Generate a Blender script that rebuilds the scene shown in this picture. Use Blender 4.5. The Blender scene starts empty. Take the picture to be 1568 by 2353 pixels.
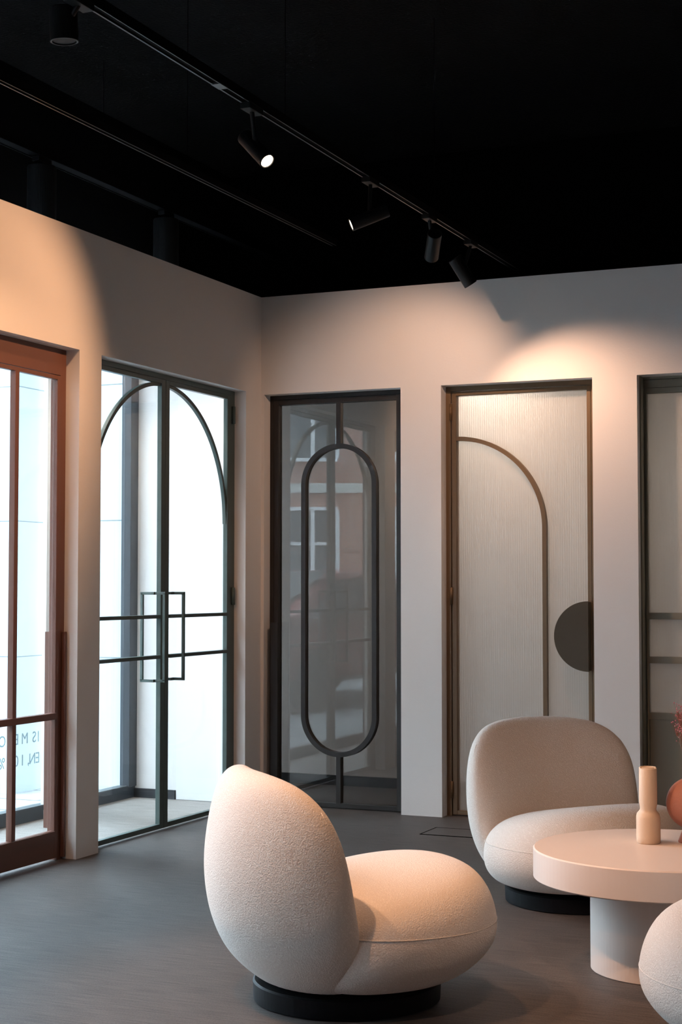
import bpy, bmesh, math, random
from mathutils import Vector, Matrix
PI = math.pi
R = math.radians
random.seed(7)
SC = bpy.context.scene
COL = SC.collection

# ------------------------------------------------------------------ camera
YAW, PITCH, FPX = 0.408346, 0.04611, 3627.46
CAM = Vector((3.9916, -8.0754, 1.25))
cd = bpy.data.cameras.new('camera'); cam = bpy.data.objects.new('camera', cd); COL.objects.link(cam)
cd.sensor_fit = 'VERTICAL'; cd.sensor_height = 36.0; cd.lens = FPX * 36.0 / 2353.0
cd.clip_start = 0.05; cd.clip_end = 200
cam.location = CAM
cam.rotation_euler = (PI/2 + PITCH, 0, YAW)
SC.camera = cam

# ------------------------------------------------------------------ world, exposure
SKY = 18.0
w = bpy.data.worlds.new('sky'); SC.world = w; w.use_nodes = True
bg = w.node_tree.nodes['Background']
bg.inputs[0].default_value = (0.67, 0.83, 1.0, 1); bg.inputs[1].default_value = SKY
vs = SC.view_settings
vs.view_transform = 'Standard'; vs.look = 'None'; vs.gamma = 1.0; vs.exposure = 0.0
vs.use_curve_mapping = False
WARM = (1.0, 0.52, 0.27)
PINK = (1.0, 0.60, 0.40)
# daylight portals (sampling aid on the glass front, they give off no light of their own)
def portal(loc, rot, sx, sy):
    l = bpy.data.lights.new('window_portal', 'AREA'); l.shape = 'RECTANGLE'; l.size = sx; l.size_y = sy
    l.cycles.is_portal = True
    o = bpy.data.objects.new('window_portal', l); COL.objects.link(o); o.location = loc; o.rotation_euler = rot
portal((-0.93, -5.0, 1.45), (0, -PI/2, 0), 2.9, 10.2)

# ------------------------------------------------------------------ helpers
def tag(o, label=None, cat=None, group=None, kind=None):
    if label: o['label'] = label
    if cat: o['category'] = cat
    if group: o['group'] = group
    if kind: o['kind'] = kind
    return o
def empty(name, loc, rz=0, **k):
    o = bpy.data.objects.new(name, None); COL.objects.link(o)
    o.empty_display_size = 0.1
    o.location = loc; o.rotation_euler = (0, 0, rz)
    return tag(o, **k)
def wm(o):
    m = Matrix.LocRotScale(o.location, o.rotation_euler, o.scale)
    if o.parent: m = wm(o.parent) @ o.matrix_parent_inverse @ m
    return m
def obj(name, bm, mat, parent=None, local=False, bevel=0, smooth=False, subs=0, **k):
    me = bpy.data.meshes.new(name)
    bmesh.ops.recalc_face_normals(bm, faces=bm.faces)
    bm.to_mesh(me); bm.free()
    me.materials.append(mat)
    if smooth:
        for p in me.polygons: p.use_smooth = True
    o = bpy.data.objects.new(name, me); COL.objects.link(o)
    if parent:
        o.parent = parent
        if not local: o.matrix_parent_inverse = wm(parent).inverted()
    if bevel:
        m = o.modifiers.new('bevel', 'BEVEL'); m.width = bevel; m.segments = 2; m.limit_method = 'ANGLE'
    if subs:
        m = o.modifiers.new('sub', 'SUBSURF'); m.levels = subs; m.render_levels = subs
    return tag(o, **k)
def box(bm, x0, x1, y0, y1, z0, z1):
    vs_ = [bm.verts.new(p) for p in ((x0,y0,z0),(x1,y0,z0),(x1,y1,z0),(x0,y1,z0),(x0,y0,z1),(x1,y0,z1),(x1,y1,z1),(x0,y1,z1))]
    for f in ((0,3,2,1),(4,5,6,7),(0,1,5,4),(1,2,6,5),(2,3,7,6),(3,0,4,7)): bm.faces.new([vs_[i] for i in f])
    return bm
def B(*boxes):
    bm = bmesh.new()
    for b in boxes: box(bm, *b)
    return bm
def lathe(bm, prof, c=(0,0,0), n=48, cap0=True, cap1=True):
    rings = []
    for r, z in prof:
        rings.append([bm.verts.new((c[0]+r*math.cos(2*PI*i/n), c[1]+r*math.sin(2*PI*i/n), c[2]+z)) for i in range(n)])
    for a, b in zip(rings, rings[1:]):
        for i in range(n): bm.faces.new((a[i], a[(i+1)%n], b[(i+1)%n], b[i]))
    if cap0: bm.faces.new(rings[0][::-1])
    if cap1: bm.faces.new(rings[-1])
    return bm
def cyl(bm, p0, p1, r, n=24, r1=None):
    p0, p1 = Vector(p0), Vector(p1); d = (p1-p0).normalized(); r1 = r if r1 is None else r1
    a = d.orthogonal().normalized(); b = d.cross(a)
    A = [bm.verts.new(p0 + r*(a*math.cos(2*PI*i/n)+b*math.sin(2*PI*i/n))) for i in range(n)]
    C = [bm.verts.new(p1 + r1*(a*math.cos(2*PI*i/n)+b*math.sin(2*PI*i/n))) for i in range(n)]
    for i in range(n): bm.faces.new((A[i], A[(i+1)%n], C[(i+1)%n], C[i]))
    bm.faces.new(A[::-1]); bm.faces.new(C)
    return bm
def tube(bm, pts, r, n=8, closed=False):
    pts = [Vector(p) for p in pts]; rings = []; N = len(pts); a = None
    for i, p in enumerate(pts):
        if closed: t = (pts[(i+1)%N]-pts[i-1])
        else: t = pts[min(i+1,N-1)]-pts[max(i-1,0)]
        t.normalize()
        if a is None: a = t.orthogonal()
        a = (a - t*a.dot(t)).normalized(); b = t.cross(a)
        rings.append([bm.verts.new(p + r*(a*math.cos(2*PI*k/n)+b*math.sin(2*PI*k/n))) for k in range(n)])
    for i in range(N if closed else N-1):
        A, C = rings[i], rings[(i+1)%N]
        for k in range(n): bm.faces.new((A[k], A[(k+1)%n], C[(k+1)%n], C[k]))
    if not closed: bm.faces.new(rings[0][::-1]); bm.faces.new(rings[-1])
    return bm
def ribbon(bm, pts2, wdt, d0, d1, plane, closed=False):
    """flat bar of width wdt following pts2 in the wall plane, from depth d0 to d1.
    plane 'x': pts are (y,z), depth is x; plane 'y': pts are (x,z), depth is y."""
    P = [Vector(p) for p in pts2]; N = len(P); rings = []
    for i, p in enumerate(P):
        if closed: t = P[(i+1)%N]-P[i-1]
        else: t = P[min(i+1,N-1)]-P[max(i-1,0)]
        t.normalize(); nrm = Vector((-t.y, t.x))
        ring = []
        for s, d in ((1,d0),(-1,d0),(-1,d1),(1,d1)):
            q = p + nrm*s*wdt/2
            ring.append(bm.verts.new((d, q.x, q.y) if plane == 'x' else (q.x, d, q.y)))
        rings.append(ring)
    for i in range(N if closed else N-1):
        A, C = rings[i], rings[(i+1)%N]
        for k in range(4): bm.faces.new((A[k], A[(k+1)%4], C[(k+1)%4], C[k]))
    if not closed: bm.faces.new(rings[0][::-1]); bm.faces.new(rings[-1])
    return bm
def interp(tab, z):
    """smooth (Catmull-Rom) interpolation in a list of (z, v)"""
    if z <= tab[0][0]: return tab[0][1]
    if z >= tab[-1][0]: return tab[-1][1]
    for i in range(len(tab)-1):
        if tab[i][0] <= z <= tab[i+1][0]:
            z0, v0 = tab[i]; z1, v1 = tab[i+1]; t = (z-z0)/(z1-z0)
            zm, vm = tab[max(i-1,0)]; zp, vp = tab[min(i+2,len(tab)-1)]
            m0 = (v1-vm)/(z1-zm)*(z1-z0); m1 = (vp-v0)/(zp-z0)*(z1-z0)
            return (2*t**3-3*t*t+1)*v0+(t**3-2*t*t+t)*m0+(-2*t**3+3*t*t)*v1+(t**3-t*t)*m1
def copy_tree(o, parent=None):
    c = o.copy(); COL.objects.link(c); c.parent = parent
    for ch in [x for x in bpy.data.objects if x.parent == o]: copy_tree(ch, c)
    return c

# ------------------------------------------------------------------ materials
def newmat(name):
    m = bpy.data.materials.new(name); m.use_nodes = True
    return m, m.node_tree.nodes, m.node_tree.links, m.node_tree.nodes['Principled BSDF']
def mat(name, col, rough=0.6, metal=0, bump=0, bscale=40, var=0, vscale=6, spec=0.5, sheen=0, detail=4, stretch=None, bdist=0.01):
    m, N, L, p = newmat(name)
    p.inputs['Base Color'].default_value = (*col, 1); p.inputs['Roughness'].default_value = rough
    p.inputs['Metallic'].default_value = metal; p.inputs['Specular IOR Level'].default_value = spec
    if sheen:
        p.inputs['Sheen Weight'].default_value = sheen; p.inputs['Sheen Roughness'].default_value = 0.5
    tc = N.new('ShaderNodeTexCoord'); mp = N.new('ShaderNodeMapping'); L.new(tc.outputs['Object'], mp.inputs[0])
    if stretch: mp.inputs['Scale'].default_value = stretch
    if var:
        n = N.new('ShaderNodeTexNoise'); n.inputs['Scale'].default_value = vscale; n.inputs['Detail'].default_value = detail
        L.new(mp.outputs[0], n.inputs[0])
        r = N.new('ShaderNodeMapRange'); r.inputs[3].default_value = 1-var; r.inputs[4].default_value = 1+var
        L.new(n.outputs[0], r.inputs[0])
        x = N.new('ShaderNodeVectorMath'); x.operation = 'SCALE'; x.inputs[0].default_value = col
        L.new(r.outputs[0], x.inputs['Scale']); L.new(x.outputs[0], p.inputs['Base Color'])
    if bump:
        n = N.new('ShaderNodeTexNoise'); n.inputs['Scale'].default_value = bscale; n.inputs['Detail'].default_value = detail
        L.new(mp.outputs[0], n.inputs[0])
        b = N.new('ShaderNodeBump'); b.inputs['Strength'].default_value = bump; b.inputs['Distance'].default_value = bdist
        L.new(n.outputs[0], b.inputs['Height']); L.new(b.outputs[0], p.inputs['Normal'])
    return m
def emis(name, col, s):
    m, N, L, p = newmat(name)
    p.inputs['Base Color'].default_value = (0.8,0.8,0.8,1)
    p.inputs['Emission Color'].default_value = (*col,1); p.inputs['Emission Strength'].default_value = s
    return m
def fresnel(N, L, ior):
    """same fresnel on both faces of a pane whose transparent rays are not bent"""
    fr = N.new('ShaderNodeFresnel'); ge = N.new('ShaderNodeNewGeometry'); mr = N.new('ShaderNodeMapRange')
    mr.inputs[3].default_value = ior; mr.inputs[4].default_value = 1.0/ior
    L.new(ge.outputs['Backfacing'], mr.inputs[0]); L.new(mr.outputs[0], fr.inputs[0])
    return fr
def glass(name, tint=(1,1,1), refl=1.0, rough=0.0):
    m, N, L, p = newmat(name); N.remove(p); out = N['Material Output']
    tr = N.new('ShaderNodeBsdfTransparent'); tr.inputs[0].default_value = (*tint,1)
    gl = N.new('ShaderNodeBsdfGlossy'); gl.inputs['Roughness'].default_value = rough
    fr = fresnel(N, L, 1.5)
    mu = N.new('ShaderNodeMath'); mu.operation = 'MULTIPLY'; mu.inputs[1].default_value = refl; mu.use_clamp = True
    mx = N.new('ShaderNodeMixShader')
    L.new(fr.outputs[0], mu.inputs[0]); L.new(mu.outputs[0], mx.inputs[0])
    L.new(tr.outputs[0], mx.inputs[1]); L.new(gl.outputs[0], mx.inputs[2]); L.new(mx.outputs[0], out.inputs[0])
    return m
def reeded(name, tint, milk, flute=0.0125):
    """fluted / frosted glass: partly clear, partly scattering"""
    m, N, L, p = newmat(name); N.remove(p); out = N['Material Output']
    tc = N.new('ShaderNodeTexCoord'); wv = N.new('ShaderNodeTexWave')
    wv.wave_type = 'BANDS'; wv.bands_direction = 'X'; wv.wave_profile = 'SIN'
    wv.inputs['Scale'].default_value = 0.314/flute
    L.new(tc.outputs['Object'], wv.inputs[0])
    bu = N.new('ShaderNodeBump'); bu.inputs['Strength'].default_value = 0.5; bu.inputs['Distance'].default_value = 0.003
    L.new(wv.outputs['Fac'], bu.inputs['Height'])
    rp = N.new('ShaderNodeMapRange'); rp.inputs[3].default_value = 0.78; rp.inputs[4].default_value = 1.0
    L.new(wv.outputs['Fac'], rp.inputs[0])
    sc = N.new('ShaderNodeVectorMath'); sc.operation = 'SCALE'; sc.inputs[0].default_value = tint; L.new(rp.outputs[0], sc.inputs['Scale'])
    tr = N.new('ShaderNodeBsdfTransparent'); L.new(sc.outputs[0], tr.inputs[0])
    tl = N.new('ShaderNodeBsdfTranslucent'); tl.inputs[0].default_value = (0.9,0.88,0.85,1)
    df = N.new('ShaderNodeBsdfDiffuse'); df.inputs[0].default_value = (0.8,0.78,0.75,1)
    L.new(bu.outputs[0], df.inputs['Normal'])
    a = N.new('ShaderNodeMixShader'); a.inputs[0].default_value = 0.5; L.new(tl.outputs[0], a.inputs[1]); L.new(df.outputs[0], a.inputs[2])
    b = N.new('ShaderNodeMixShader'); b.inputs[0].default_value = milk; L.new(tr.outputs[0], b.inputs[1]); L.new(a.outputs[0], b.inputs[2])
    gl = N.new('ShaderNodeBsdfGlossy'); gl.inputs['Roughness'].default_value = 0.12; L.new(bu.outputs[0], gl.inputs['Normal'])
    fr = fresnel(N, L, 1.45)
    mu = N.new('ShaderNodeMath'); mu.operation='MULTIPLY'; mu.inputs[1].default_value = 0.6; L.new(fr.outputs[0], mu.inputs[0])
    c = N.new('ShaderNodeMixShader'); L.new(mu.outputs[0], c.inputs[0]); L.new(b.outputs[0], c.inputs[1]); L.new(gl.outputs[0], c.inputs[2])
    L.new(c.outputs[0], out.inputs[0])
    return m
def floor_mat(name, ca, cb):
    m, N, L, p = newmat(name)
    tc = N.new('ShaderNodeTexCoord')
    rot = N.new('ShaderNodeMapping'); rot.inputs['Rotation'].default_value = (0,0,-YAW*0.0); L.new(tc.outputs['Object'], rot.inputs[0])
    def noise(scale, st, det):
        mp = N.new('ShaderNodeMapping'); mp.inputs['Scale'].default_value = st; L.new(rot.outputs[0], mp.inputs[0])
        n = N.new('ShaderNodeTexNoise'); n.inputs['Scale'].default_value = scale; n.inputs['Detail'].default_value = det; L.new(mp.outputs[0], n.inputs[0])
        return n
    n1 = noise(1.0, (7, 120, 1), 4)      # long threads running along the back wall
    n2 = noise(1.0, (180, 260, 1), 2)    # weave
    n3 = noise(1.0, (1.6, 1.6, 1), 2)    # mild wear
    wv = N.new('ShaderNodeTexWave'); wv.bands_direction = 'Y'; wv.inputs['Scale'].default_value = 30; wv.inputs['Distortion'].default_value = 1.2
    wv.inputs['Detail Scale'].default_value = 20
    L.new(rot.outputs[0], wv.inputs[0])
    def mm(a, b, op):
        x = N.new('ShaderNodeMath'); x.operation = op
        for i, v in enumerate((a, b)):
            if isinstance(v, (int, float)): x.inputs[i].default_value = v
            else: L.new(v, x.inputs[i])
        return x.outputs[0]
    s = mm(mm(n1.outputs[0], 0.55, 'MULTIPLY'), mm(n2.outputs[0], 0.55, 'MULTIPLY'), 'ADD')
    s = mm(s, mm(mm(wv.outputs['Fac'], 0.10, 'MULTIPLY'), mm(n3.outputs[0], 0.15, 'MULTIPLY'), 'ADD'), 'ADD')
    cr = N.new('ShaderNodeValToRGB'); e = cr.color_ramp.elements
    e[0].position = 0.46; e[0].color = (*ca, 1); e[1].position = 0.84; e[1].color = (*cb, 1)
    L.new(s, cr.inputs[0]); L.new(cr.outputs[0], p.inputs['Base Color'])
    p.inputs['Roughness'].default_value = 0.55; p.inputs['Specular IOR Level'].default_value = 0.35
    b = N.new('ShaderNodeBump'); b.inputs['Strength'].default_value = 0.35; b.inputs['Distance'].default_value = 0.002
    L.new(s, b.inputs['Height']); L.new(b.outputs[0], p.inputs['Normal'])
    return m
def boucle():
    m, N, L, p = newmat('boucle_wool')
    tc = N.new('ShaderNodeTexCoord')
    n = N.new('ShaderNodeTexNoise'); n.inputs['Scale'].default_value = 130; n.inputs['Detail'].default_value = 3; n.inputs['Roughness'].default_value = 0.6
    v = N.new('ShaderNodeTexVoronoi'); v.inputs['Scale'].default_value = 230
    L.new(tc.outputs['Object'], n.inputs[0])
    ad = N.new('ShaderNodeVectorMath'); ad.operation = 'ADD'
    sc = N.new('ShaderNodeVectorMath'); sc.operation = 'SCALE'; sc.inputs['Scale'].default_value = 0.006
    L.new(n.outputs['Color'], sc.inputs[0]); L.new(tc.outputs['Object'], ad.inputs[0]); L.new(sc.outputs[0], ad.inputs[1]); L.new(ad.outputs[0], v.inputs[0])
    mx = N.new('ShaderNodeMath'); mx.operation = 'SUBTRACT'; L.new(n.outputs[0], mx.inputs[0]); L.new(v.outputs['Distance'], mx.inputs[1])
    b = N.new('ShaderNodeBump'); b.inputs['Strength'].default_value = 0.40; b.inputs['Distance'].default_value = 0.0035
    L.new(mx.outputs[0], b.inputs['Height']); L.new(b.outputs[0], p.inputs['Normal'])
    cr = N.new('ShaderNodeValToRGB'); e = cr.color_ramp.elements
    e[0].position = -0.0; e[0].color = (0.70, 0.635, 0.58, 1); e[1].position = 0.5; e[1].color = (0.84, 0.785, 0.735, 1)
    L.new(mx.outputs[0], cr.inputs[0]); L.new(cr.outputs[0], p.inputs['Base Color'])
    p.inputs['Roughness'].default_value = 0.95; p.inputs['Specular IOR Level'].default_value = 0.1
    p.inputs['Sheen Weight'].default_value = 0.35; p.inputs['Sheen Roughness'].default_value = 0.4
    return m
def brick_mat(name, c1, c2, mortar, scale, bw=0.5, rh=0.25, ms=0.02):
    m, N, L, p = newmat(name)
    tc = N.new('ShaderNodeTexCoord'); mp = N.new('ShaderNodeMapping'); L.new(tc.outputs['Object'], mp.inputs[0])
    br = N.new('ShaderNodeTexBrick'); br.inputs['Color1'].default_value = (*c1,1); br.inputs['Color2'].default_value = (*c2,1)
    br.inputs['Mortar'].default_value = (*mortar,1); br.inputs['Scale'].default_value = scale
    br.inputs['Brick Width'].default_value = bw; br.inputs['Row Height'].default_value = rh; br.inputs['Mortar Size'].default_value = ms
    L.new(mp.outputs[0], br.inputs[0]); L.new(br.outputs[0], p.inputs['Base Color'])
    p.inputs['Roughness'].default_value = 0.8
    m['mp'] = mp.name
    return m, mp

M = {}
M['wall'] = mat('wall_paint', (0.80, 0.775, 0.755), 0.75, bump=0.06, bscale=90, spec=0.25, var=0.012, vscale=3)
M['greywall'] = mat('dark_grey_paint', (0.16, 0.15, 0.145), 0.8)
M['ceil'] = mat('black_acoustic_spray', (0.005, 0.005, 0.0055), 0.95, bump=0.8, bscale=60, spec=0.15, var=0.35, vscale=9, detail=6)
M['dark'] = mat('dark_plaster', (0.002, 0.002, 0.0022), 0.9, spec=0.05)
M['floor'] = floor_mat('woven_vinyl', (0.028, 0.024, 0.022), (0.122, 0.103, 0.092))
M['floor2'] = floor_mat('daylit_woven_vinyl', (0.11, 0.10, 0.092), (0.36, 0.33, 0.305))  # same vinyl made paler, the bay's daylight is put into the colour
M['track'] = mat('black_track', (0.003, 0.003, 0.0035), 0.8, metal=0.0, spec=0.05)
M['trackedge'] = mat('worn_track_lip', (0.11, 0.115, 0.12), 0.4, metal=0.6)
M['lamp'] = mat('black_lamp_coat', (0.006, 0.0065, 0.007), 0.5, spec=0.22)
M['lens_on'] = emis('lamp_lens_lit', (1.0, 0.80, 0.58), 9.0)
M['lens_off'] = mat('lamp_lens_unlit', (0.004, 0.004, 0.004), 0.5, spec=0.1)
M['rust'] = mat('rust_brown_coat', (0.155, 0.068, 0.048), 0.42, bump=0.05, bscale=300, spec=0.4)
M['green'] = mat('dark_green_coat', (0.072, 0.102, 0.093), 0.42, bump=0.05, bscale=300, spec=0.45)
M['umber'] = mat('dark_umber_coat', (0.017, 0.014, 0.012), 0.5, bump=0.05, bscale=300)
M['bronze'] = mat('bronze_coat', (0.15, 0.095, 0.048), 0.42, metal=0.25, bump=0.05, bscale=300)
M['olive'] = mat('olive_bronze_plate', (0.070, 0.056, 0.036), 0.5, metal=0.0, spec=0.3)
M['sage'] = mat('sage_coat', (0.27, 0.25, 0.19), 0.45, bump=0.05, bscale=300)
M['clear'] = glass('clear_glass', (0.97, 0.985, 0.98), 0.8)
M['smoke'] = glass('smoked_glass', (0.56, 0.53, 0.50), 1.7)
M['reed'] = reeded('reeded_glass', (0.95, 0.94, 0.92), 0.38)
M['frost'] = reeded('frosted_glass', (0.85, 0.84, 0.83), 0.55, 0.006)
M['anthra'] = mat('anthracite_aluminium', (0.035, 0.042, 0.050), 0.45)
M['skirt'] = mat('charcoal_skirting', (0.030, 0.032, 0.036), 0.5, bump=0.2, bscale=120, stretch=(0.2,1,4))
M['white'] = mat('white_lacquer', (0.82, 0.82, 0.83), 0.45)
M['boucle'] = boucle()
M['base'] = mat('black_plinth_coat', (0.003, 0.0035, 0.0045), 0.5, spec=0.12)
M['table'] = mat('matt_cream_lacquer', (0.66, 0.575, 0.525), 0.42, spec=0.35, var=0.02, vscale=3)
M['sand'] = mat('sand_ceramic', (0.60, 0.46, 0.34), 0.65, bump=0.08, bscale=200, var=0.03)
M['terra'] = mat('terracotta', (0.33, 0.125, 0.080), 0.7, bump=0.1, bscale=150, var=0.05)
M['pink'] = mat('dried_pink_petals', (0.50, 0.15, 0.19), 0.8, var=0.3, vscale=60)
M['stem'] = mat('dried_stem', (0.22, 0.10, 0.07), 0.8)
M['letter'] = glass('grey_window_lettering', (0.46, 0.56, 0.57), 0.5)
M['render'] = mat('white_render', (0.46, 0.52, 0.54), 0.8, var=0.02)
M['joint'] = mat('panel_joint', (0.16, 0.19, 0.20), 0.8)
M['pave'], mp_ = brick_mat('pavement_slabs', (0.27,0.28,0.285), (0.31,0.315,0.315), (0.10,0.10,0.10), 1.0, 0.6, 0.4, 0.012)
M['asphalt'] = mat('asphalt', (0.16,0.16,0.165), 0.9, var=0.1, vscale=8)
M['brick'], mpb = brick_mat('red_brick', (0.33,0.12,0.08), (0.40,0.16,0.11), (0.45,0.40,0.36), 4.0)
mpb.inputs['Rotation'].default_value = (PI/2, 0, 0)
M['stone'] = mat('pale_stone', (0.62,0.60,0.56), 0.8, var=0.1, vscale=2)
M['pane'] = mat('house_window_glass', (0.06,0.07,0.08), 0.1, spec=0.8)
M['redcar'] = mat('red_car_paint', (0.28,0.06,0.05), 0.25)
M['greycar'] = mat('grey_car_paint', (0.20,0.22,0.25), 0.25)
M['tyre'] = mat('tyre_rubber', (0.02,0.02,0.02), 0.8)

# ------------------------------------------------------------------ room shell
H, D = 2.898, 2.336
RX, RY = 6.6, -10.6          # right wall, wall behind the camera
CEIL = 3.95
obj('floor', B((-0.93, RX+0.2, RY-0.2, 1.25, -0.12, 0.0)), M['floor'], label='dark grey woven vinyl floor of the showroom', cat='floor', kind='structure')
obj('floor_bay', B((-0.86, -0.15, RY, 0.04, 0.0, 0.002)), M['floor2'], label='woven floor of the window bay, daylight painted in as a paler tone', cat='floor', kind='structure')
obj('ceiling', B((-0.93, RX+0.2, RY-0.2, 1.25, CEIL, CEIL+0.1)), M['ceil'], label='black ceiling above the track lights', cat='ceiling', kind='structure')
# left wall with door openings
ops = [(-1.705, -0.194), (-3.406, -1.895), (-5.2, -3.60), (-6.95, -5.4), (-8.7, -7.15)]
WE = RY
bx = [(-0.15, 0, WE, 0.0, D, H)]
ys = [0.0]
for a, b in ops: ys += [b, a]
ys.append(WE)
for i in range(0, len(ys), 2): bx.append((-0.15, 0, ys[i+1], ys[i], 0, D))
bmw = B(*bx); bmesh.ops.remove_doubles(bmw, verts=bmw.verts, dist=1e-5)
obj('wall_left', bmw, M['wall'], label='warm white wall with tall door openings on the left', cat='wall', kind='structure')
# back wall
bo = [(0.019, 0.855), (1.091, 1.932), (2.168, 3.005), (3.241, 4.078)]
bx = [(-0.15, RX, 0, 0.20, D, H)]
xs = [-0.15]
for a, b in bo: xs += [a, b]
xs.append(RX)
for i in range(0, len(xs), 2): bx.append((xs[i], xs[i+1], 0, 0.20, 0, D))
obj('wall_back', B(*bx), M['wall'], label='warm white back wall with narrow door openings', cat='wall', kind='structure')
obj('trim_1', B((0.862, 1.085, -0.0006, 0.0, D-0.002, D)), M['wall'], label='fine plaster joint above the pier between the dark and bronze doors', cat='trim', kind='structure')
obj('wall_right', B((RX, RX+0.15, RY, 1.25, 0, CEIL)), M['greywall'], label='plain wall on the right', cat='wall', kind='structure')
obj('wall_front', B((-0.93, RX, RY-0.15, RY, 0, CEIL)), M['greywall'], label='plain wall behind the viewpoint', cat='wall', kind='structure')
# corridor behind the back wall, window bay on the left
obj('wall_corridor', B((-0.93, RX, 1.03, 1.15, 0, 2.75)), M['wall'], label='white corridor wall seen through the back doors', cat='wall', kind='structure')
obj('trim_4', B((-0.93, RX, 0.20, 1.15, 2.9, 2.95)), M['dark'], label='dark cover over the corridor', cat='trim', kind='structure')
obj('baseboard_corridor', B((-0.93, RX, 1.018, 1.03, 0, 0.062)), M['skirt'], label='charcoal baseboard of the corridor wall', cat='baseboard', kind='structure')
obj('wall_upper', B((-0.93, RX, 1.15, 1.25, 0, CEIL)), M['dark'], label='black wall above the partition', cat='wall', kind='structure')
obj('wall_bay', B((-0.93, -0.15, 0.045, 0.16, 0, 2.88)), M['wall'], label='white end wall of the window bay', cat='wall', kind='structure')
obj('trim_2', B((-0.565, -0.155, 0.036, 0.045, 0.004, 2.6)), M['white'], label='flush white door panel in the window bay end wall', cat='trim', kind='structure')
obj('baseboard_bay', B((-0.862, -0.571, 0.030, 0.045, 0, 0.055)), M['skirt'], label='charcoal baseboard of the window bay end wall', cat='baseboard', kind='structure')
obj('wall_header', B((-0.93, -0.80, RY, 1.25, 2.90, CEIL)), M['dark'], label='black wall above the window front', cat='wall', kind='structure')
obj('column_bay', B((-0.862, -0.838, -0.905, -0.60, 0, 2.9)), M['wall'], label='white column standing at the shop window', cat='column', kind='structure')

obj('wall_street', B((-0.95, -0.93, RY-6, 8, 2.90, 11)), M['render'], label='upper street front of the shop building', cat='wall', kind='structure')
obj('trim_5', B((-3.7, -0.95, 0.10, 6.0, 4.0, 4.25)), M['render'], label='unseen arcade slab added over the white pillars outside to shade them', cat='trim', kind='structure')  # out of view, put in to keep sky light off the pillars
# ------------------------------------------------------------------ shop window (window_1)
win = empty('window_1', (-0.86, -1.3, 0), label='anthracite framed shop window with grey lettering', cat='window', kind='structure')
fb = [(-0.90, -0.845, RY, 0.045, 0, 0.068), (-0.90, -0.86, RY, 0.045, 2.83, 2.90), (-0.90, -0.835, -0.040, 0.045, 0.068, 2.90)]
for yy in (-0.74, -3.5, -6.2, -8.9): fb.append((-0.90, -0.85, yy-0.03, yy+0.03, 0.068, 2.83))
obj('window_frame', B(*fb), M['anthra'], win, bevel=0.003)
obj('window_sill', B((-0.845, -0.838, RY, -0.04, 0.050, 0.072)), M['anthra'], win)
obj('glazing_bead', B((-0.905, -0.842, RY, -0.04, 0.0725, 0.0765)), M['trackedge'], win, label='thin silver glazing bead')
gb = B((-0.883, -0.877, RY, -0.045, 0.07, 2.84))
obj('window_glass', gb, M['clear'], win)
def letters(txt, y, z, size, name='lettering'):
    cu = bpy.data.curves.new('txt', 'FONT'); cu.body = txt; cu.size = size; cu.extrude = 0.0006; cu.align_x = 'CENTER'; cu.resolution_u = 4
    t = bpy.data.objects.new('txt', cu); COL.objects.link(t)
    dg = bpy.context.evaluated_depsgraph_get()
    me = bpy.data.meshes.new_from_object(t.evaluated_get(dg)); bpy.data.objects.remove(t)
    # text read from the street: its x axis runs along -y, facing -x
    m = Matrix(((0,0,-1,-0.8845),(-1,0,0,y),(0,1,0,z),(0,0,0,1)))
    me.transform(m); me.materials.append(M['letter'])
    o = bpy.data.objects.new(name, me); COL.objects.link(o); o.parent = win; o.matrix_parent_inverse = wm(win).inverted()
for t, y, z in (('I',-0.90,0.41),('S',-0.938,0.41),('M',-1.025,0.41),('E',-1.10,0.41),('O',-1.228,0.41),('N',-1.295,0.41),
                ('B',-0.313,0.297),('E',-0.905,0.297),('N',-0.955,0.297),(',',-0.99,0.297),('1',-1.045,0.297),('0',-1.10,0.297),('0',-1.15,0.297),('%',-1.228,0.297),('M',-1.31,0.297)):
    letters(t, y, z, 0.083)

# ------------------------------------------------------------------ outside
obj('ground', B((-60, -0.905, -60, 60, -0.25, -0.05)), M['pave'], label='pale slab pavement outside the shop window', cat='pavement', kind='structure')
obj('road', B((-10.5, -4.5, -60, 60, -0.05, -0.045)), M['asphalt'], label='grey asphalt street outside', cat='road', kind='structure')
def rendered_block(name, x0, x1, y0, y1, label):
    r = empty(name, ((x0+x1)/2, (y0+y1)/2, -0.05), label=label, cat='pillar', group='white pillars outside the shop window')
    h = 4.0
    obj('shaft', B((x0, x1, y0, y1, -0.05, h)), M['render'], r)
    j = [(x0-0.001, x1+0.001, y0-0.001, y1+0.001, z-0.003, z+0.003) for z in (0.80, 1.65, 2.50, 3.35)]
    obj('panel_joint', B(*j), M['joint'], r)
    return r
rendered_block('white_pillar', -3.4, -1.80, 0.20, 1.15, 'broad white panelled pillar outside behind the rust door')
rendered_block('white_pillar', -1.30, -0.97, 0.36, 0.62, 'narrow white panelled pillar outside behind the green door')
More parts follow.
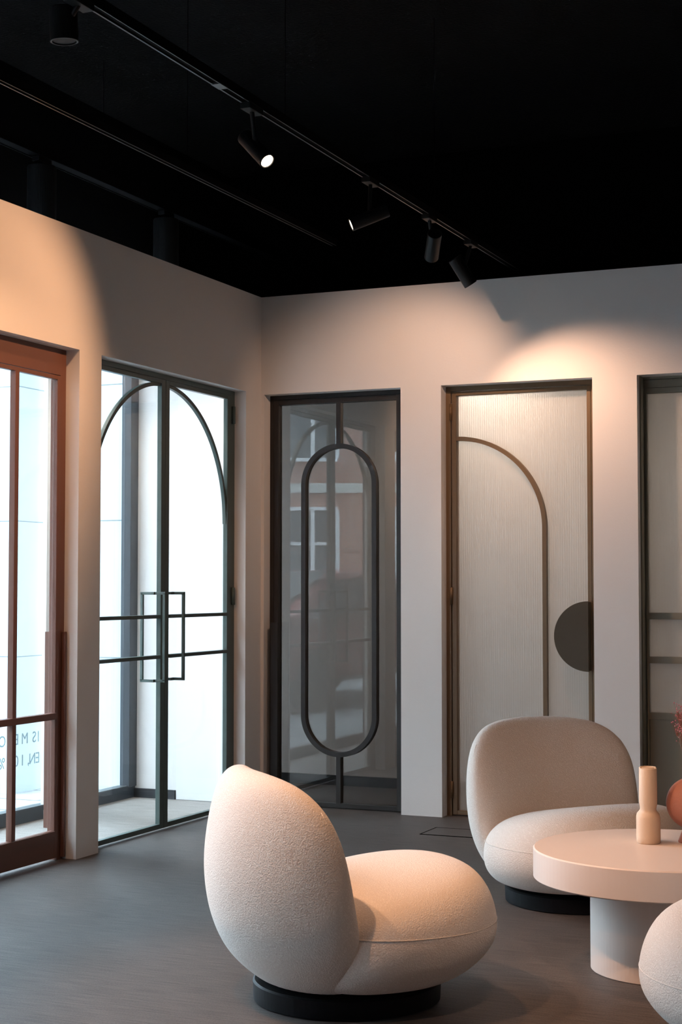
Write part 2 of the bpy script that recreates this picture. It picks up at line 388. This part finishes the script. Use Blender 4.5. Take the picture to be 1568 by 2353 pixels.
def facade(name, c, rz, w, h, mat_, label, wins, lights=3, cat='building'):
    """a house front: wall, stone bands, windows with frames, mullions and panes; local x along the front, -y outward"""
    r = empty(name, (c[0], c[1], -0.05), rz, label=label, cat=cat)
    obj('front_wall', B((-w/2, w/2, 0, 6, 0, h)), mat_, r, local=True)
    z = 3.4
    bands = []
    while z < h: bands.append((-w/2-0.05, w/2+0.05, -0.08, 0.0, z, z+0.22)); z += 3.3
    obj('stone_band', B(*bands), M['stone'], r, local=True)
    obj('cornice', B((-w/2-0.3, w/2+0.3, -0.4, 6.2, h, h+0.4)), M['stone'], r, local=True)
    n = max(1, int(w//2.6)); st = w/n
    for fl in range(int(h//3.3)):
        for i in range(n):
            xc = -w/2+st*(i+0.5); z0 = 0.9+3.3*fl; ww, hh = 1.7, 2.1
            f = [(xc-ww/2, xc+ww/2, -0.10, 0.02, z0-0.08, z0), (xc-ww/2, xc+ww/2, -0.08, 0.02, z0+hh, z0+hh+0.08)]
            for k in range(lights+1):
                xx = xc-ww/2+ww*k/lights; f.append((xx-0.045, xx+0.045, -0.07, 0.02, z0, z0+hh))
            f.append((xc-ww/2, xc+ww/2, -0.06, 0.02, z0+hh*0.62, z0+hh*0.62+0.07))
            fr = obj('window', B(*f), M['white'], r, local=True)
            obj('pane', B((xc-ww/2, xc+ww/2, -0.02, 0.0, z0, z0+hh)), M['pane'], fr, local=True)
    return r
# seen mirrored in the smoked glass door, and directly in the slit beside the green door
facade('brick_house', (-11.2, -24.5), R(180-22), 9.0, 13.0, M['brick'], 'red brick house with white mullioned windows mirrored in the dark glass door', 0)
facade('stone_house', (-11.5, -12.0), R(90), 16.0, 14.0, M['stone'], 'pale stone house front along the street mirrored in the dark glass door', 0)
facade('plaster_house', (-11.0, 17.0), R(30), 16.0, 13.5, M['render'], 'white plaster house far down the street seen beside the green door', 0)
def car(loc, rz, paint, label):
    r = empty('car', (loc[0], loc[1], -0.045), rz, label=label, cat='car', group='cars parked in the street')
    side = [(-2.1,0.35),(-2.12,0.62),(-2.0,0.85),(-1.35,0.93),(-0.75,1.36),(-0.1,1.46),(0.8,1.42),(1.55,1.02),(2.02,0.93),(2.1,0.6),(2.08,0.32)]
    bm = bmesh.new(); L_, R_ = [], []
    for x, z in side:
        wd = 0.86 if z < 0.95 else 0.86-0.22*(z-0.95)/0.5
        L_.append(bm.verts.new((x, -wd, z))); R_.append(bm.verts.new((x, wd, z)))
    bm.faces.new(L_[::-1]); bm.faces.new(R_); n = len(side)
    for i in range(n): bm.faces.new((L_[i], L_[(i+1)%n], R_[(i+1)%n], R_[i]))
    obj('body', bm, paint, r, local=True, bevel=0.05, smooth=False)
    bm = bmesh.new()
    for s in (-1, 1):
        q = [(-1.15,0.97),(-0.68,1.30),(-0.1,1.385),(0.72,1.35),(1.3,1.0)]
        vs_ = [bm.verts.new((x, s*(0.875-0.22*(z-0.95)/0.5), z)) for x, z in q]; bm.faces.new(vs_)
    for (xa, za, xb, zb) in ((-1.37,0.95,-0.80,1.36),(0.86,1.42,1.50,1.07)):
        vs_ = [bm.verts.new(p) for p in ((xa,-0.72,za+0.02),(xa,0.72,za+0.02),(xb,0.62,zb+0.02),(xb,-0.62,zb+0.02))]; bm.faces.new(vs_)
    obj('windows', bm, M['pane'], r, local=True)
    for x in (-1.35, 1.3):
        for y in (-0.82, 0.82):
            obj('wheel', cyl(bmesh.new(), (x, y-0.1, 0.32), (x, y+0.1, 0.32), 0.32), M['tyre'], r, local=True)
    for y in (-0.6, 0.6):
        obj('headlight', B((-2.14, -2.08, y-0.15, y+0.15, 0.62, 0.76)), M['white'], r, local=True)
    return r
car((-3.3, -7.9), R(100), M['redcar'], 'red car parked in the street, mirrored in the dark glass door')
car((-5.4, -11.5), R(95), M['greycar'], 'grey car parked behind the red one, mirrored in the dark glass door')
car((-6.6, 10.4), R(80), M['greycar'], 'grey car down the street, glimpsed between pier and white pillar')

# ------------------------------------------------------------------ doors in the left wall
XF, XB = -0.068, -0.105      # frame faces
def arc(cx, cz, r, a0, a1, n=40, rz_=None):
    rz_ = rz_ or r
    return [(cx+r*math.cos(R(a0+(a1-a0)*i/n)), cz+rz_*math.sin(R(a0+(a1-a0)*i/n))) for i in range(n+1)]
# --- green double door
y0, y1, ym = -1.705, -0.194, -0.975
d = empty('door_1', (-0.1, (y0+y1)/2, 0), label='dark green steel double glass door with arched glazing bars', cat='door', kind='structure')
obj('outer_frame', B((XB, XF-0.002, y0, y0+0.048, 0, D), (XB, XF-0.002, y1-0.048, y1, 0, D), (XB, XF-0.002, y0+0.048, y1-0.048, D-0.026, D)), M['green'], d, bevel=0.0015)
for s, (a, b) in enumerate(((y0+0.050, ym-0.001), (ym+0.001, y1-0.050))):
    z0, z1 = 0.010, D-0.028; st = 0.040
    # the bottom rail sits low and slender
    XL = XF-0.026
    leaf = obj('door_leaf', B((XL, XF, a, a+st, z0, z1), (XL, XF, b-st, b, z0, z1), (XL, XF, a+st, b-st, z1-0.022, z1), (XL, XF, a+st, b-st, z0, z0+0.024)), M['green'], d, bevel=0.0012)
    obj('glass_pane', B((-0.090, -0.084, a+st, b-st, z0+0.024, z1-0.022)), M['clear'], leaf)
    for zz in (1.088, 0.883):
        obj('crossbar', B((-0.094, -0.058, a+st, b-st, zz-0.009, zz+0.009)), M['green'], leaf, bevel=0.001)
    rr = 0.697
    pts = arc(ym, 1.588, rr, 90, 180) if s == 0 else arc(ym, 1.588, rr, 90, 0)
    lim = [p for p in pts if a+0.01 <= p[0] <= b-0.01]
    obj('arch_bar', ribbon(bmesh.new(), lim, 0.020, -0.096, -0.076, 'x'), M['green'], leaf)
    # pull handle: two offset bars, one each side of the glass
    yi, yo = (-1.080, -1.092) if s == 0 else (-0.883, -0.915)
    hb = bmesh.new(); t = 0.007
    for zz in (1.207, 0.764):
        box(hb, -0.075, -0.061, min(yi,yo)-t, max(yi,yo)+t, zz-t, zz+t)
        box(hb, -0.061, -0.003, yi-t, yi+t, zz-t, zz+t)
        box(hb, -0.140, -0.075, yo-t, yo+t, zz-t, zz+t)
    box(hb, -0.017, -0.003, yi-t, yi+t, 0.764, 1.207)
    box(hb, -0.140, -0.126, yo-t, yo+t, 0.764, 1.207)
    obj('pull_handle', hb, M['green'], leaf, bevel=0.001)
for zz in (2.20, 1.187, 0.16):
    obj('hinge', cyl(bmesh.new(), (XF+0.006, y1-0.030, zz-0.048), (XF+0.006, y1-0.030, zz+0.048), 0.011), M['green'], d, smooth=True)
# --- rust pivot door
y0, y1 = -3.406, -1.895
d = empty('door_2', (-0.1, (y0+y1)/2, 0), label='rust brown glass door with deep kick rail and full height pull', cat='door', kind='structure')
obj('outer_frame', B((XB-0.02, XF-0.004, y0, y0+0.046, 0, D), (XB-0.02, XF-0.004, y1-0.046, y1, 0, D)), M['rust'], d, bevel=0.0015)
obj('header_panel', B((XB-0.02, XF-0.002, y0+0.046, y1-0.046, 2.214, D)), M['rust'], d, bevel=0.0015)
ymid = (y0+y1)/2
XL, st = XF-0.024, 0.026
for a, b, hs in ((y0+0.048, -2.66, 1), (-2.656, y1-0.048, 0)):
    leaf = obj('door_leaf', B((XL, XF, a, a+st, 0.012, 2.211), (XL, XF, b-st, b, 0.012, 2.211), (XL, XF, a+st, b-st, 2.192, 2.211), (XL, XF, a+st, b-st, 0.012, 0.136)), M['rust'], d, bevel=0.002)
    obj('glass_pane', B((-0.086, -0.080, a+st, b-st, 0.136, 2.192)), M['clear'], leaf)
    obj('kick_moulding', B((XF, XF+0.006, a+st, b-st, 0.112, 0.134)), M['rust'], leaf)
    yb = -2.290 if b > -2.5 else -3.05
    obj('glazing_bar', B((-0.094, XF+0.004, yb-0.014, yb+0.014, 0.136, 2.192)), M['rust'], leaf, bevel=0.0015)
    obj('crossbar', B((-0.094, XF+0.008, a+st, b-st, 0.638, 0.668)), M['rust'], leaf, bevel=0.0015)
    if b > -2.5:
        obj('pull_handle', B((-0.150, -0.121, -1.935, -1.868, 0.14, 1.035), (-0.068, -0.050, -1.920, -1.906, 0.012, 1.035)), M['rust'], leaf, bevel=0.001)
# ------------------------------------------------------------------ doors in the back wall
# --- smoked glass door with the long oval
x0, x1 = 0.019, 0.855; YF = 0.075
d = empty('door_3', ((x0+x1)/2, 0.1, 0), label='smoked glass door with long oval glazing bar in dark brown frame', cat='door', kind='structure')
obj('outer_frame', B((x0, x0+0.024, YF+0.002, YF+0.055, 0, D), (x1-0.024, x1, YF+0.002, YF+0.055, 0, D), (x0+0.024, x1-0.024, YF+0.002, YF+0.055, D-0.024, D)), M['umber'], d, bevel=0.0015)
a, b, z0, z1 = x0+0.026, x1-0.026, 0.006, D-0.026
leaf = obj('door_leaf', B((a, a+0.029, YF, YF+0.05, z0, z1), (b-0.029, b, YF, YF+0.05, z0, z1), (a+0.029, b-0.029, YF, YF+0.05, z1-0.029, z1), (a+0.029, b-0.029, YF, YF+0.05, z0, z0+0.024)), M['umber'], d, bevel=0.0015)
obj('glass_pane', B((a+0.029, b-0.029, 0.098, 0.104, z0+0.024, z1-0.029)), M['smoke'], leaf)
oc, orr = 0.449, 0.217
pts = arc(oc, 2.047-0.230, orr, 0, 180) + arc(oc, 0.282+0.235, orr, 180, 360)
obj('oval_bar', ribbon(bmesh.new(), pts, 0.027, YF-0.002, YF+0.04, 'y', closed=True), M['umber'], leaf)
obj('glazing_bar', B((oc-0.0135, oc+0.0135, YF-0.001, YF+0.038, 2.04, z1-0.029)), M['umber'], leaf)
obj('glazing_bar', B((oc-0.0135, oc+0.0135, YF-0.001, YF+0.038, z0+0.024, 0.295)), M['umber'], leaf)
obj('pull_handle', B((a+0.004, a+0.010, 0.030, YF, z0, 1.036), (a+0.004, a+0.050, 0.024, 0.030, z0, 1.036)), M['umber'], leaf, bevel=0.001)
# --- bronze door with reeded glass
x0, x1 = 1.091, 1.932; YF = 0.085
d = empty('door_4', ((x0+x1)/2, 0.11, 0), label='bronze framed reeded glass door with quarter arch and half round handle', cat='door', kind='structure')
obj('outer_frame', B((x0, x0+0.028, YF-0.006, YF+0.055, 0, D), (x1-0.028, x1, YF-0.006, YF+0.055, 0, D), (x0+0.028, x1-0.028, YF-0.006, YF+0.055, D-0.026, D)), M['bronze'], d, bevel=0.0015)
a, b, z0, z1 = x0+0.032, x1-0.031, 0.006, D-0.030
leaf = obj('door_leaf', B((a, a+0.025, YF, YF+0.05, z0, z1), (b-0.022, b, YF, YF+0.05, z0, z1), (a+0.025, b-0.022, YF, YF+0.05, z1-0.020, z1), (a+0.025, b-0.022, YF, YF+0.05, z0, z0+0.022)), M['bronze'], d, bevel=0.0015)
gbm = B((a+0.025, b-0.022, 0.112, 0.118, z0+0.022, z1-0.020))
obj('glass_pane', gbm, M['reed'], leaf, label='vertically reeded glass')
pts = arc(1.150, 1.555, 0.494, 90, 0) + [(1.644, 1.2), (1.644, z0+0.022)]
obj('arch_bar', ribbon(bmesh.new(), pts, 0.022, YF-0.004, YF+0.03, 'y'), M['bronze'], leaf)
bm = bmesh.new(); n = 40
F0 = [bm.verts.new((1.893+0.184*math.cos(R(90+180*i/n)), 0.030, 0.980+0.184*math.sin(R(90+180*i/n)))) for i in range(n+1)]
F1 = [bm.verts.new((v.co.x, 0.038, v.co.z)) for v in F0]
bm.faces.new(F0); bm.faces.new(F1[::-1])
for i in range(n+1): bm.faces.new((F0[i], F0[(i+1)%(n+1)], F1[(i+1)%(n+1)], F1[i]))
box(bm, 1.886, 1.893, 0.038, YF, 0.80, 1.16)
obj('half_round_handle', bm, M['olive'], leaf, label='flat half round olive bronze pull plate')
for zz in (2.195, 1.19, 0.14):
    obj('hinge', cyl(bmesh.new(), (a-0.003, YF-0.008, zz-0.046), (a-0.003, YF-0.008, zz+0.046), 0.0075), M['bronze'], d, smooth=True)
# --- sage door
x0, x1 = 2.168, 3.005; YF = 0.120
d = empty('door_5', ((x0+x1)/2, 0.14, 0), label='sage coloured door with frosted glass, two middle rails and solid lower panel', cat='door', kind='structure')
obj('outer_frame', B((x0, x0+0.008, 0.055, YF+0.06, 0, D), (x1-0.008, x1, 0.055, YF+0.06, 0, D), (x0+0.008, x1-0.008, YF-0.01, YF+0.06, D-0.012, D)), M['sage'], d)
obj('header_panel', B((x0+0.008, x1-0.008, YF-0.002, YF+0.05, 2.281, D-0.014)), M['sage'], d, bevel=0.001)
a, b, z0, z1 = x0+0.009, x1-0.009, 0.01, 2.279
leaf = obj('door_leaf', B((a, a+0.014, YF, YF+0.05, z0, z1), (b-0.014, b, YF, YF+0.05, z0, z1), (a+0.014, b-0.014, YF, YF+0.05, z1-0.028, z1), (a+0.014, b-0.014, YF, YF+0.05, z0, 0.052)), M['sage'], d, bevel=0.0012)
for zz in (1.071, 0.843, 0.553):
    obj('crossbar', B((a+0.014, b-0.014, YF-0.001, YF+0.045, zz, zz+0.034)), M['sage'], leaf, bevel=0.001)
obj('lower_panel', B((a+0.014, b-0.014, YF+0.016, YF+0.03, 0.052, 0.553)), M['sage'], leaf)
obj('glass_pane', B((a+0.014, b-0.014, YF+0.022, YF+0.028, 0.587, z1-0.028)), M['frost'], leaf, label='pale frosted glass')
# --- one more door of the row, right of the frame edge
x0, x1 = 3.241, 4.078
d = empty('door_6', ((x0+x1)/2, 0.14, 0), label='plain sage door at the right end of the row', cat='door', kind='structure')
obj('door_leaf', B((x0, x1, 0.12, 0.17, 0, D)), M['sage'], d)

# floor box in the carpet
fx0, fx1, fy0, fy1 = 1.185, 1.56, -0.595, -0.355
fh = empty('floor_hatch', ((fx0+fx1)/2, (fy0+fy1)/2, 0), label='flush rectangular floor box cover in the dark floor near the white pier', cat='floor hatch')
obj('cover', B((fx0+0.006, fx1-0.006, fy0+0.006, fy1-0.006, 0.0, 0.0022)), M['floor'], fh)
obj('rim', B((fx0, fx1, fy0, fy0+0.005, 0, 0.003), (fx0, fx1, fy1-0.005, fy1, 0, 0.003), (fx0, fx0+0.005, fy0, fy1, 0, 0.003), (fx1-0.005, fx1, fy0, fy1, 0, 0.003)), M['dark'], fh, label='thin dark rim')

# ------------------------------------------------------------------ tracks and lamps
def track(x, ya, yb, z, label, w=0.036, h=0.034, wires=(), lip='trackedge'):
    r = empty('lighting_track', (x, ya, z), label=label, cat='lighting track', group='black lighting tracks under the ceiling')
    obj('rail', B((x-w/2, x+w/2, ya, yb, z+0.004, z+h), (x-w/2, x-w/2+0.004, ya, yb, z, z+0.004), (x+w/2-0.004, x+w/2, ya, yb, z, z+0.004)), M['track'], r)
    obj('rail_lip', B((x-w/2+0.001, x-w/2+0.007, ya, yb, z-0.001, z+0.0), (x+w/2-0.005, x+w/2-0.002, ya, yb, z-0.001, z+0.0)), M[lip], r, label='thin bare metal lips of the rail')
    for y in wires:
        obj('suspension_wire', cyl(bmesh.new(), (x, y, z+h), (x, y, CEIL), 0.0015, 8), M['track'], r)
    return r
Z1 = 2.98
TX1 = 1.457
track(TX1, RY+0.3, 0.75, Z1, 'long suspended black lighting track carrying the spotlights nearest the viewer', wires=(-2.75, -1.1, -5.5, -8.5))
track(0.565, RY+0.3, -0.25, 3.10, 'suspended black lighting track in the middle of the ceiling', w=0.03, wires=(-1.9, -5.0, -8.0))
track(-0.315, RY+0.3, 0.75, 3.30, 'suspended black lighting track above the window bay', w=0.07, h=0.06, wires=(-1.2, -4.0, -7.0), lip='track')
obj('coupler', B((TX1-0.018, TX1+0.018, -3.31, -3.25, Z1-0.002, Z1+0.004)), M['trackedge'], [o for o in bpy.data.objects if o.name == 'lighting_track'][0])
def spot(mount, pivot, aim, label, L_=0.17, r=0.033, power=0, cone=50, blend=0.3, lit=False, col=WARM, group=None, back=0.5, soft=0.02):
    """track spotlight: adapter on the rail, arm, cylinder with lens; aim is a direction"""
    aim = Vector(aim).normalized(); pv = Vector(pivot); mt = Vector(mount)
    o = empty('track_spotlight', mount, label=label, cat='spotlight', group=group or 'black spotlights hung from the ceiling tracks')
    obj('adapter', B((mt.x-0.02, mt.x+0.02, mt.y-0.055, mt.y+0.055, mt.z-0.022, mt.z+0.002)), M['lamp'], o, bevel=0.002)
    side = Vector((0,0,1)).cross(aim)
    side = side.normalized() if side.length > 0.05 else Vector((1,0,0))
    rear = pv - aim*L_*back; front = pv + aim*L_*(1-back)
    if mt.z-pv.z > 0.03:
        obj('arm', cyl(bmesh.new(), (mt.x, mt.y, mt.z-0.015), pv+Vector((0,0,-0.012)), 0.0085, 12), M['lamp'], o)
    bm = bmesh.new(); n = 40
    a = aim.orthogonal().normalized(); b = aim.cross(a)
    prof = [(0.0, 0.004), (r*0.82, 0.004), (r*0.84, 0), (r*0.97, 0.0), (r, 0.003), (r, L_-0.001), (r*0.97, L_), (r*0.86, L_), (r*0.84, L_-0.010), (0.0, L_-0.012)]
    rings = [[bm.verts.new(rear + aim*h_ + max(rr, 1e-4)*(a*math.cos(2*PI*i/n)+b*math.sin(2*PI*i/n))) for i in range(n)] for rr, h_ in prof]
    for A, C in zip(rings, rings[1:]):
        for i in range(n): bm.faces.new((A[i], A[(i+1)%n], C[(i+1)%n], C[i]))
    body = obj('lamp_body', bm, M['lamp'], o)
    obj('lens', cyl(bmesh.new(), front-aim*0.006, front-aim*0.003, r*0.80, 32), M['lens_on'] if lit else M['lens_off'], body)
    if power:
        l = bpy.data.lights.new('lamp_light', 'SPOT'); l.energy = power; l.color = col; l.spot_size = R(cone); l.spot_blend = blend
        l.shadow_soft_size = soft
        lo = bpy.data.objects.new('lamp_light', l); COL.objects.link(lo)
        lo.parent = o; lo.matrix_parent_inverse = wm(o).inverted()
        lo.location = front + aim*0.01
        lo.rotation_euler = aim.to_track_quat('-Z', 'Y').to_euler()
    return o
SPOTS = [
 dict(mount=(TX1,-4.17,Z1), pivot=(1.395,-4.155,2.915), aim=(0.02,0.06,-0.99), label='black cylinder lamp hanging upright at the upper left corner', L_=0.10, r=0.042),
 dict(mount=(TX1,-3.03,Z1), pivot=(1.4565,-2.9939,2.8322), aim=(0.686,-0.249,-0.69), label='black track spotlight with its bright lens showing', L_=0.165, r=0.030, power=90, cone=80, blend=0.7, lit=True),
 dict(mount=(TX1,-1.90,Z1), pivot=(1.4565,-1.9136,2.8131), aim=(-0.90,-0.47,-0.42), label='black track spotlight turned left with a sliver of lens glowing', L_=0.17, r=0.028, power=80, cone=82, blend=0.65, lit=True),
 dict(mount=(TX1,-1.172,Z1), pivot=(1.4565,-1.1201,2.8513), aim=(-0.55,1.1,-0.70), label='black track spotlight tilted away with its round back showing', L_=0.17, r=0.034, power=46, cone=80, blend=0.8, lit=True, soft=0.008, col=PINK),
 dict(mount=(TX1,-0.565,Z1), pivot=(1.425,-0.60,2.825), aim=(0.60,0.52,-1.15), label='black track spotlight at the far end of the rail, overlapping the wall top', L_=0.155, r=0.035, power=82, cone=98, blend=1.0, lit=True, col=PINK),
]
for s in SPOTS: spot(**s)
# spotlights on the bay track, bodies hang down behind the wall top
for y in (-1.75, -0.55):
    spot((-0.315,y,3.30), (-0.315,y,3.05), (0,0,-1), 'black upright spotlight above the window bay, ' + ('nearer the left edge' if y < -1 else 'nearer the room corner'), L_=0.42, r=0.07, power=55, cone=110, blend=0.7, lit=True, col=(1,0.85,0.72))
# lamps added out of view, where the light and shadows call for sources
spot((0.565,-4.3,3.10), (0.565,-4.3,2.98), (0.50,0.22,-0.8), 'black spotlight on the middle track, left of the view', power=140, cone=54, blend=0.6, lit=True)
spot((TX1,-4.85,Z1), (TX1,-4.85,2.86), (0.62,1.14,-2.5), 'black spotlight on the near track, above the upper edge of the photo', power=130, cone=46, blend=0.6, lit=True)
spot((TX1,-6.3,Z1), (TX1,-6.3,2.86), (0.85,4.4,-2.5), 'added black spotlight on the near track, behind the view', power=110, cone=34, blend=0.7, lit=True)
track(3.3, RY+0.3, -4.8, Z1, 'short suspended black lighting track added right of the viewpoint', wires=(-5.2, -8.0))
spot((3.3,-5.3,Z1), (3.3,-5.3,2.86), (-0.65,2.4,-2.45), 'black spotlight on the short right hand track', power=105, cone=46, blend=0.8, lit=True, col=PINK)
spot((0.565,-3.55,3.10), (0.565,-3.55,2.98), (-0.56,1.70,-1.7), 'added black spotlight on the middle track aimed at the rust door jamb', power=70, cone=60, blend=0.7, lit=True)
# ------------------------------------------------------------------ added lamps, hidden from view, that brighten the corridor
spot((0.95,0.55,2.90), (0.95,0.55,2.74), (0.12,0.35,-0.5), 'added unseen corridor spotlight behind the bronze door head', power=60, cone=140, blend=1.0, lit=True, col=(1,0.86,0.72))
spot((3.0,0.55,2.90), (3.0,0.55,2.74), (0.0,0.15,-0.5), 'added unseen corridor spotlight behind the sage door head', power=50, cone=150, blend=0.9, lit=True, col=(1,0.86,0.72))

# ------------------------------------------------------------------ lounge chair
def seat_bm():
    prof = [(0.0,0.397),(0.12,0.397),(0.32,0.3965),(0.50,0.394),(0.66,0.384),(0.79,0.366),(0.89,0.335),(0.96,0.292),(0.993,0.245),(0.995,0.200),(0.965,0.158),(0.90,0.121),(0.82,0.095),(0.74,0.080),(0.60,0.073),(0.0,0.073)]
    bm = bmesh.new(); n = 48; rings = []
    for rho, z in prof:
        if rho == 0: rings.append([bm.verts.new((0.07 if z > 0.2 else 0.02, 0, z - 0.018*(z > 0.2)))]); continue
        ring = []
        for i in range(n):
            a = 2*PI*i/n; c, s = math.cos(a), math.sin(a); e = 2/2.25
            x = (0.378 if c > 0 else 0.30)*math.copysign(abs(c)**e, c); y = 0.424*math.copysign(abs(s)**e, s)
            cx = 0.07*min(1, max(0.2, (z-0.05)/0.16))
            ring.append(bm.verts.new((cx+rho*x, rho*y, z + 0.18*(rho*x+cx-0.17)*min(1, max(0, (z-0.22)/0.17)))))
        rings.append(ring)
    for A, C in zip(rings, rings[1:]):
        if len(A) == 1:
            for i in range(n): bm.faces.new((A[0], C[i], C[(i+1)%n]))
        elif len(C) == 1:
            for i in range(n): bm.faces.new((A[i], C[0], A[(i+1)%n]))
        else:
            for i in range(n): bm.faces.new((A[i], C[i], C[(i+1)%n], A[(i+1)%n]))
    return bm
WT = [(0.062,0.22),(0.085,0.27),(0.11,0.305),(0.16,0.345),(0.24,0.378),(0.34,0.392),(0.44,0.392),(0.53,0.383),(0.60,0.360),(0.65,0.322),(0.685,0.268),(0.705,0.195),(0.716,0.09)]
TT = [(0.062,0.10),(0.085,0.120),(0.11,0.134),(0.16,0.146),(0.24,0.150),(0.34,0.147),(0.44,0.138),(0.53,0.120),(0.60,0.100),(0.65,0.080),(0.685,0.058),(0.705,0.036),(0.716,0.012)]
XT = [(0.062,-0.150),(0.11,-0.185),(0.16,-0.222),(0.24,-0.258),(0.34,-0.284),(0.44,-0.298),(0.53,-0.306),(0.60,-0.312),(0.716,-0.322)]
def wrap(y): return 0.86*y*y
def back_bm():
    bm = bmesh.new(); n = 48; rings = []
    zs = [0.062,0.085,0.11,0.15,0.20,0.26,0.32,0.38,0.44,0.50,0.55,0.60,0.64,0.67,0.69,0.705,0.716]
    for z in zs:
        w_, t_, xc = interp(WT,z), interp(TT,z), interp(XT,z); ring = []
        for i in range(n):
            a = 2*PI*i/n; c, s = math.cos(a), math.sin(a)
            y = w_*math.copysign(abs(c)**0.86, c); off = t_*math.copysign(abs(s)**0.86, s)
            ring.append(bm.verts.new((xc+wrap(y)+off, y, z if z < 0.2 else 0.2+(z-0.2)*0.975)))
        rings.append(ring)
    for A, C in zip(rings, rings[1:]):
        for i in range(n): bm.faces.new((A[i], A[(i+1)%n], C[(i+1)%n], C[i]))
    bm.faces.new(rings[0][::-1]); bm.faces.new(rings[-1])
    return bm
def make_chair():
    r = empty('lounge_chair', (0,0,0))
    tag(r, 'cream boucle lounge chair seen from behind, standing left of the round table', 'armchair', 'cream boucle lounge chairs around the table')
    obj('base', lathe(bmesh.new(), [(0.270,0.0),(0.284,0.004),(0.286,0.056),(0.280,0.061)], n=96), M['base'], r, local=True, smooth=False, label='low round black plinth')
    s = obj('seat', seat_bm(), M['boucle'], r, local=True, smooth=True, subs=2)
    b = obj('backrest', back_bm(), M['boucle'], r, local=True, smooth=True, subs=2)
    pts = []
    for i in range(96):
        a = 2*PI*i/96; c, q = math.cos(a), math.sin(a); e = 2/2.25
        pts.append((0.07+0.982*(0.378 if c > 0 else 0.30)*math.copysign(abs(c)**e, c), 0.982*0.424*math.copysign(abs(q)**e, q), 0.252))
    obj('piping', tube(bmesh.new(), pts, 0.0019, closed=True), M['boucle'], s, local=True, smooth=True)
    for sg in (-1, 1):
        pts = []
        for k in range(40):
            z = 0.09+0.53*k/39; y = interp(WT,z)*0.985
            pts.append((interp(XT,z)+wrap(y)+0.012, sg*y, z if z < 0.2 else 0.2+(z-0.2)*0.975))
        obj('piping', tube(bmesh.new(), pts, 0.0019), M['boucle'], b, local=True, smooth=True)
    return r
CH = [((2.078,-3.608), 43, None), ((2.342,-1.903), -41.6, 'cream boucle lounge chair facing the viewer behind the round table'),
      ((3.479,-3.775), 168, 'cream boucle lounge chair cut off by the lower right corner of the photo')]
proto = make_chair()
for i, (p, ang, lab) in enumerate(CH):
    o = proto if i == 0 else copy_tree(proto)
    o.location = (p[0], p[1], 0); o.rotation_euler = (0, 0, R(ang))
    if lab: o['label'] = lab

# ------------------------------------------------------------------ coffee table and what stands on it
TX, TY = 2.891, -2.886
t = empty('coffee_table', (TX, TY, 0), label='round matt cream coffee table on a thick drum pedestal', cat='table')
obj('tabletop', lathe(bmesh.new(), [(0.416,0.292),(0.420,0.296),(0.420,0.386),(0.416,0.390)], (TX,TY,0), 128), M['table'], t)
obj('pedestal', lathe(bmesh.new(), [(0.232,0.0),(0.235,0.003),(0.235,0.292)], (TX,TY,0), 96), M['table'], t)
VX, VY = 2.825, -2.794
v = empty('sand_vase', (VX, VY, 0.39), label='sand coloured double tube ceramic vase on the round table', cat='vase')
def vprof(k):
    return [(0.036,0.0),(0.039,0.003),(0.0395,0.02),(0.0395,0.083),(0.0375,0.093),(0.031,0.101),(0.0275,0.106),(0.0265,0.112),(0.0275,0.120),(0.0295,0.130),(0.0300,0.142),(0.0292,0.246+k),(0.0265,0.249+k),(0.0245,0.246+k),(0.0245,0.15)]
bm = lathe(bmesh.new(), vprof(0), (VX,VY,0.39), 48)
obj('front_tube', bm, M['sand'], v, smooth=True)
obj('rear_tube', lathe(bmesh.new(), vprof(0.0), (VX+0.004-0.012,VY+0.032,0.39), 48), M['sand'], v, smooth=True)
UX, UY = 2.957, -2.722
u = empty('terracotta_vase', (UX, UY, 0.39), label='round terracotta vase on a narrow foot holding pink dried flowers', cat='vase')
prof = [(0.046,0.0),(0.0475,0.003),(0.040,0.022),(0.0345,0.038),(0.034,0.046)]
for i in range(5, 36):
    a = -PI/2 + PI*i/40 + 0.0; prof.append((0.086*math.cos(a), 0.130+0.086*math.sin(a)))
prof = [p for p in prof if p[1] < 0.209] + [(0.028,0.212),(0.028,0.222),(0.024,0.222),(0.022,0.19)]
prof.sort(key=lambda q: 0) 
obj('vase_body', lathe(bmesh.new(), prof, (UX,UY,0.39), 56), M['terra'], u, smooth=True)
fl = empty('dried_flowers', (UX, UY, 0.60), label='bunch of tiny pink dried blossoms in the terracotta vase', cat='flowers')
bs, bb = bmesh.new(), bmesh.new()
for k in range(44):
    a = random.uniform(0, 2*PI); rr = random.uniform(0.015, 0.05); hz = random.uniform(0.74, 0.83)
    tip = Vector((UX+rr*math.cos(a), UY+rr*math.sin(a), hz)); p0 = Vector((UX+0.012*math.cos(a), UY+0.012*math.sin(a), 0.585))
    tube(bs, [p0, p0.lerp(tip,0.5)+Vector((0,0,0.01)), tip], 0.0009, 5)
    for j in range(16):
        q = tip + Vector((random.gauss(0,0.008), random.gauss(0,0.008), random.gauss(0,0.018)))
        tube(bs, [tip-Vector((0,0,0.03)), q], 0.0004, 4)
        bmesh.ops.create_icosphere(bb, subdivisions=1, radius=random.uniform(0.0014,0.0028), matrix=Matrix.Translation(q))
obj('stems', bs, M['stem'], fl, kind='stuff')
obj('blossoms', bb, M['pink'], fl, kind='stuff')
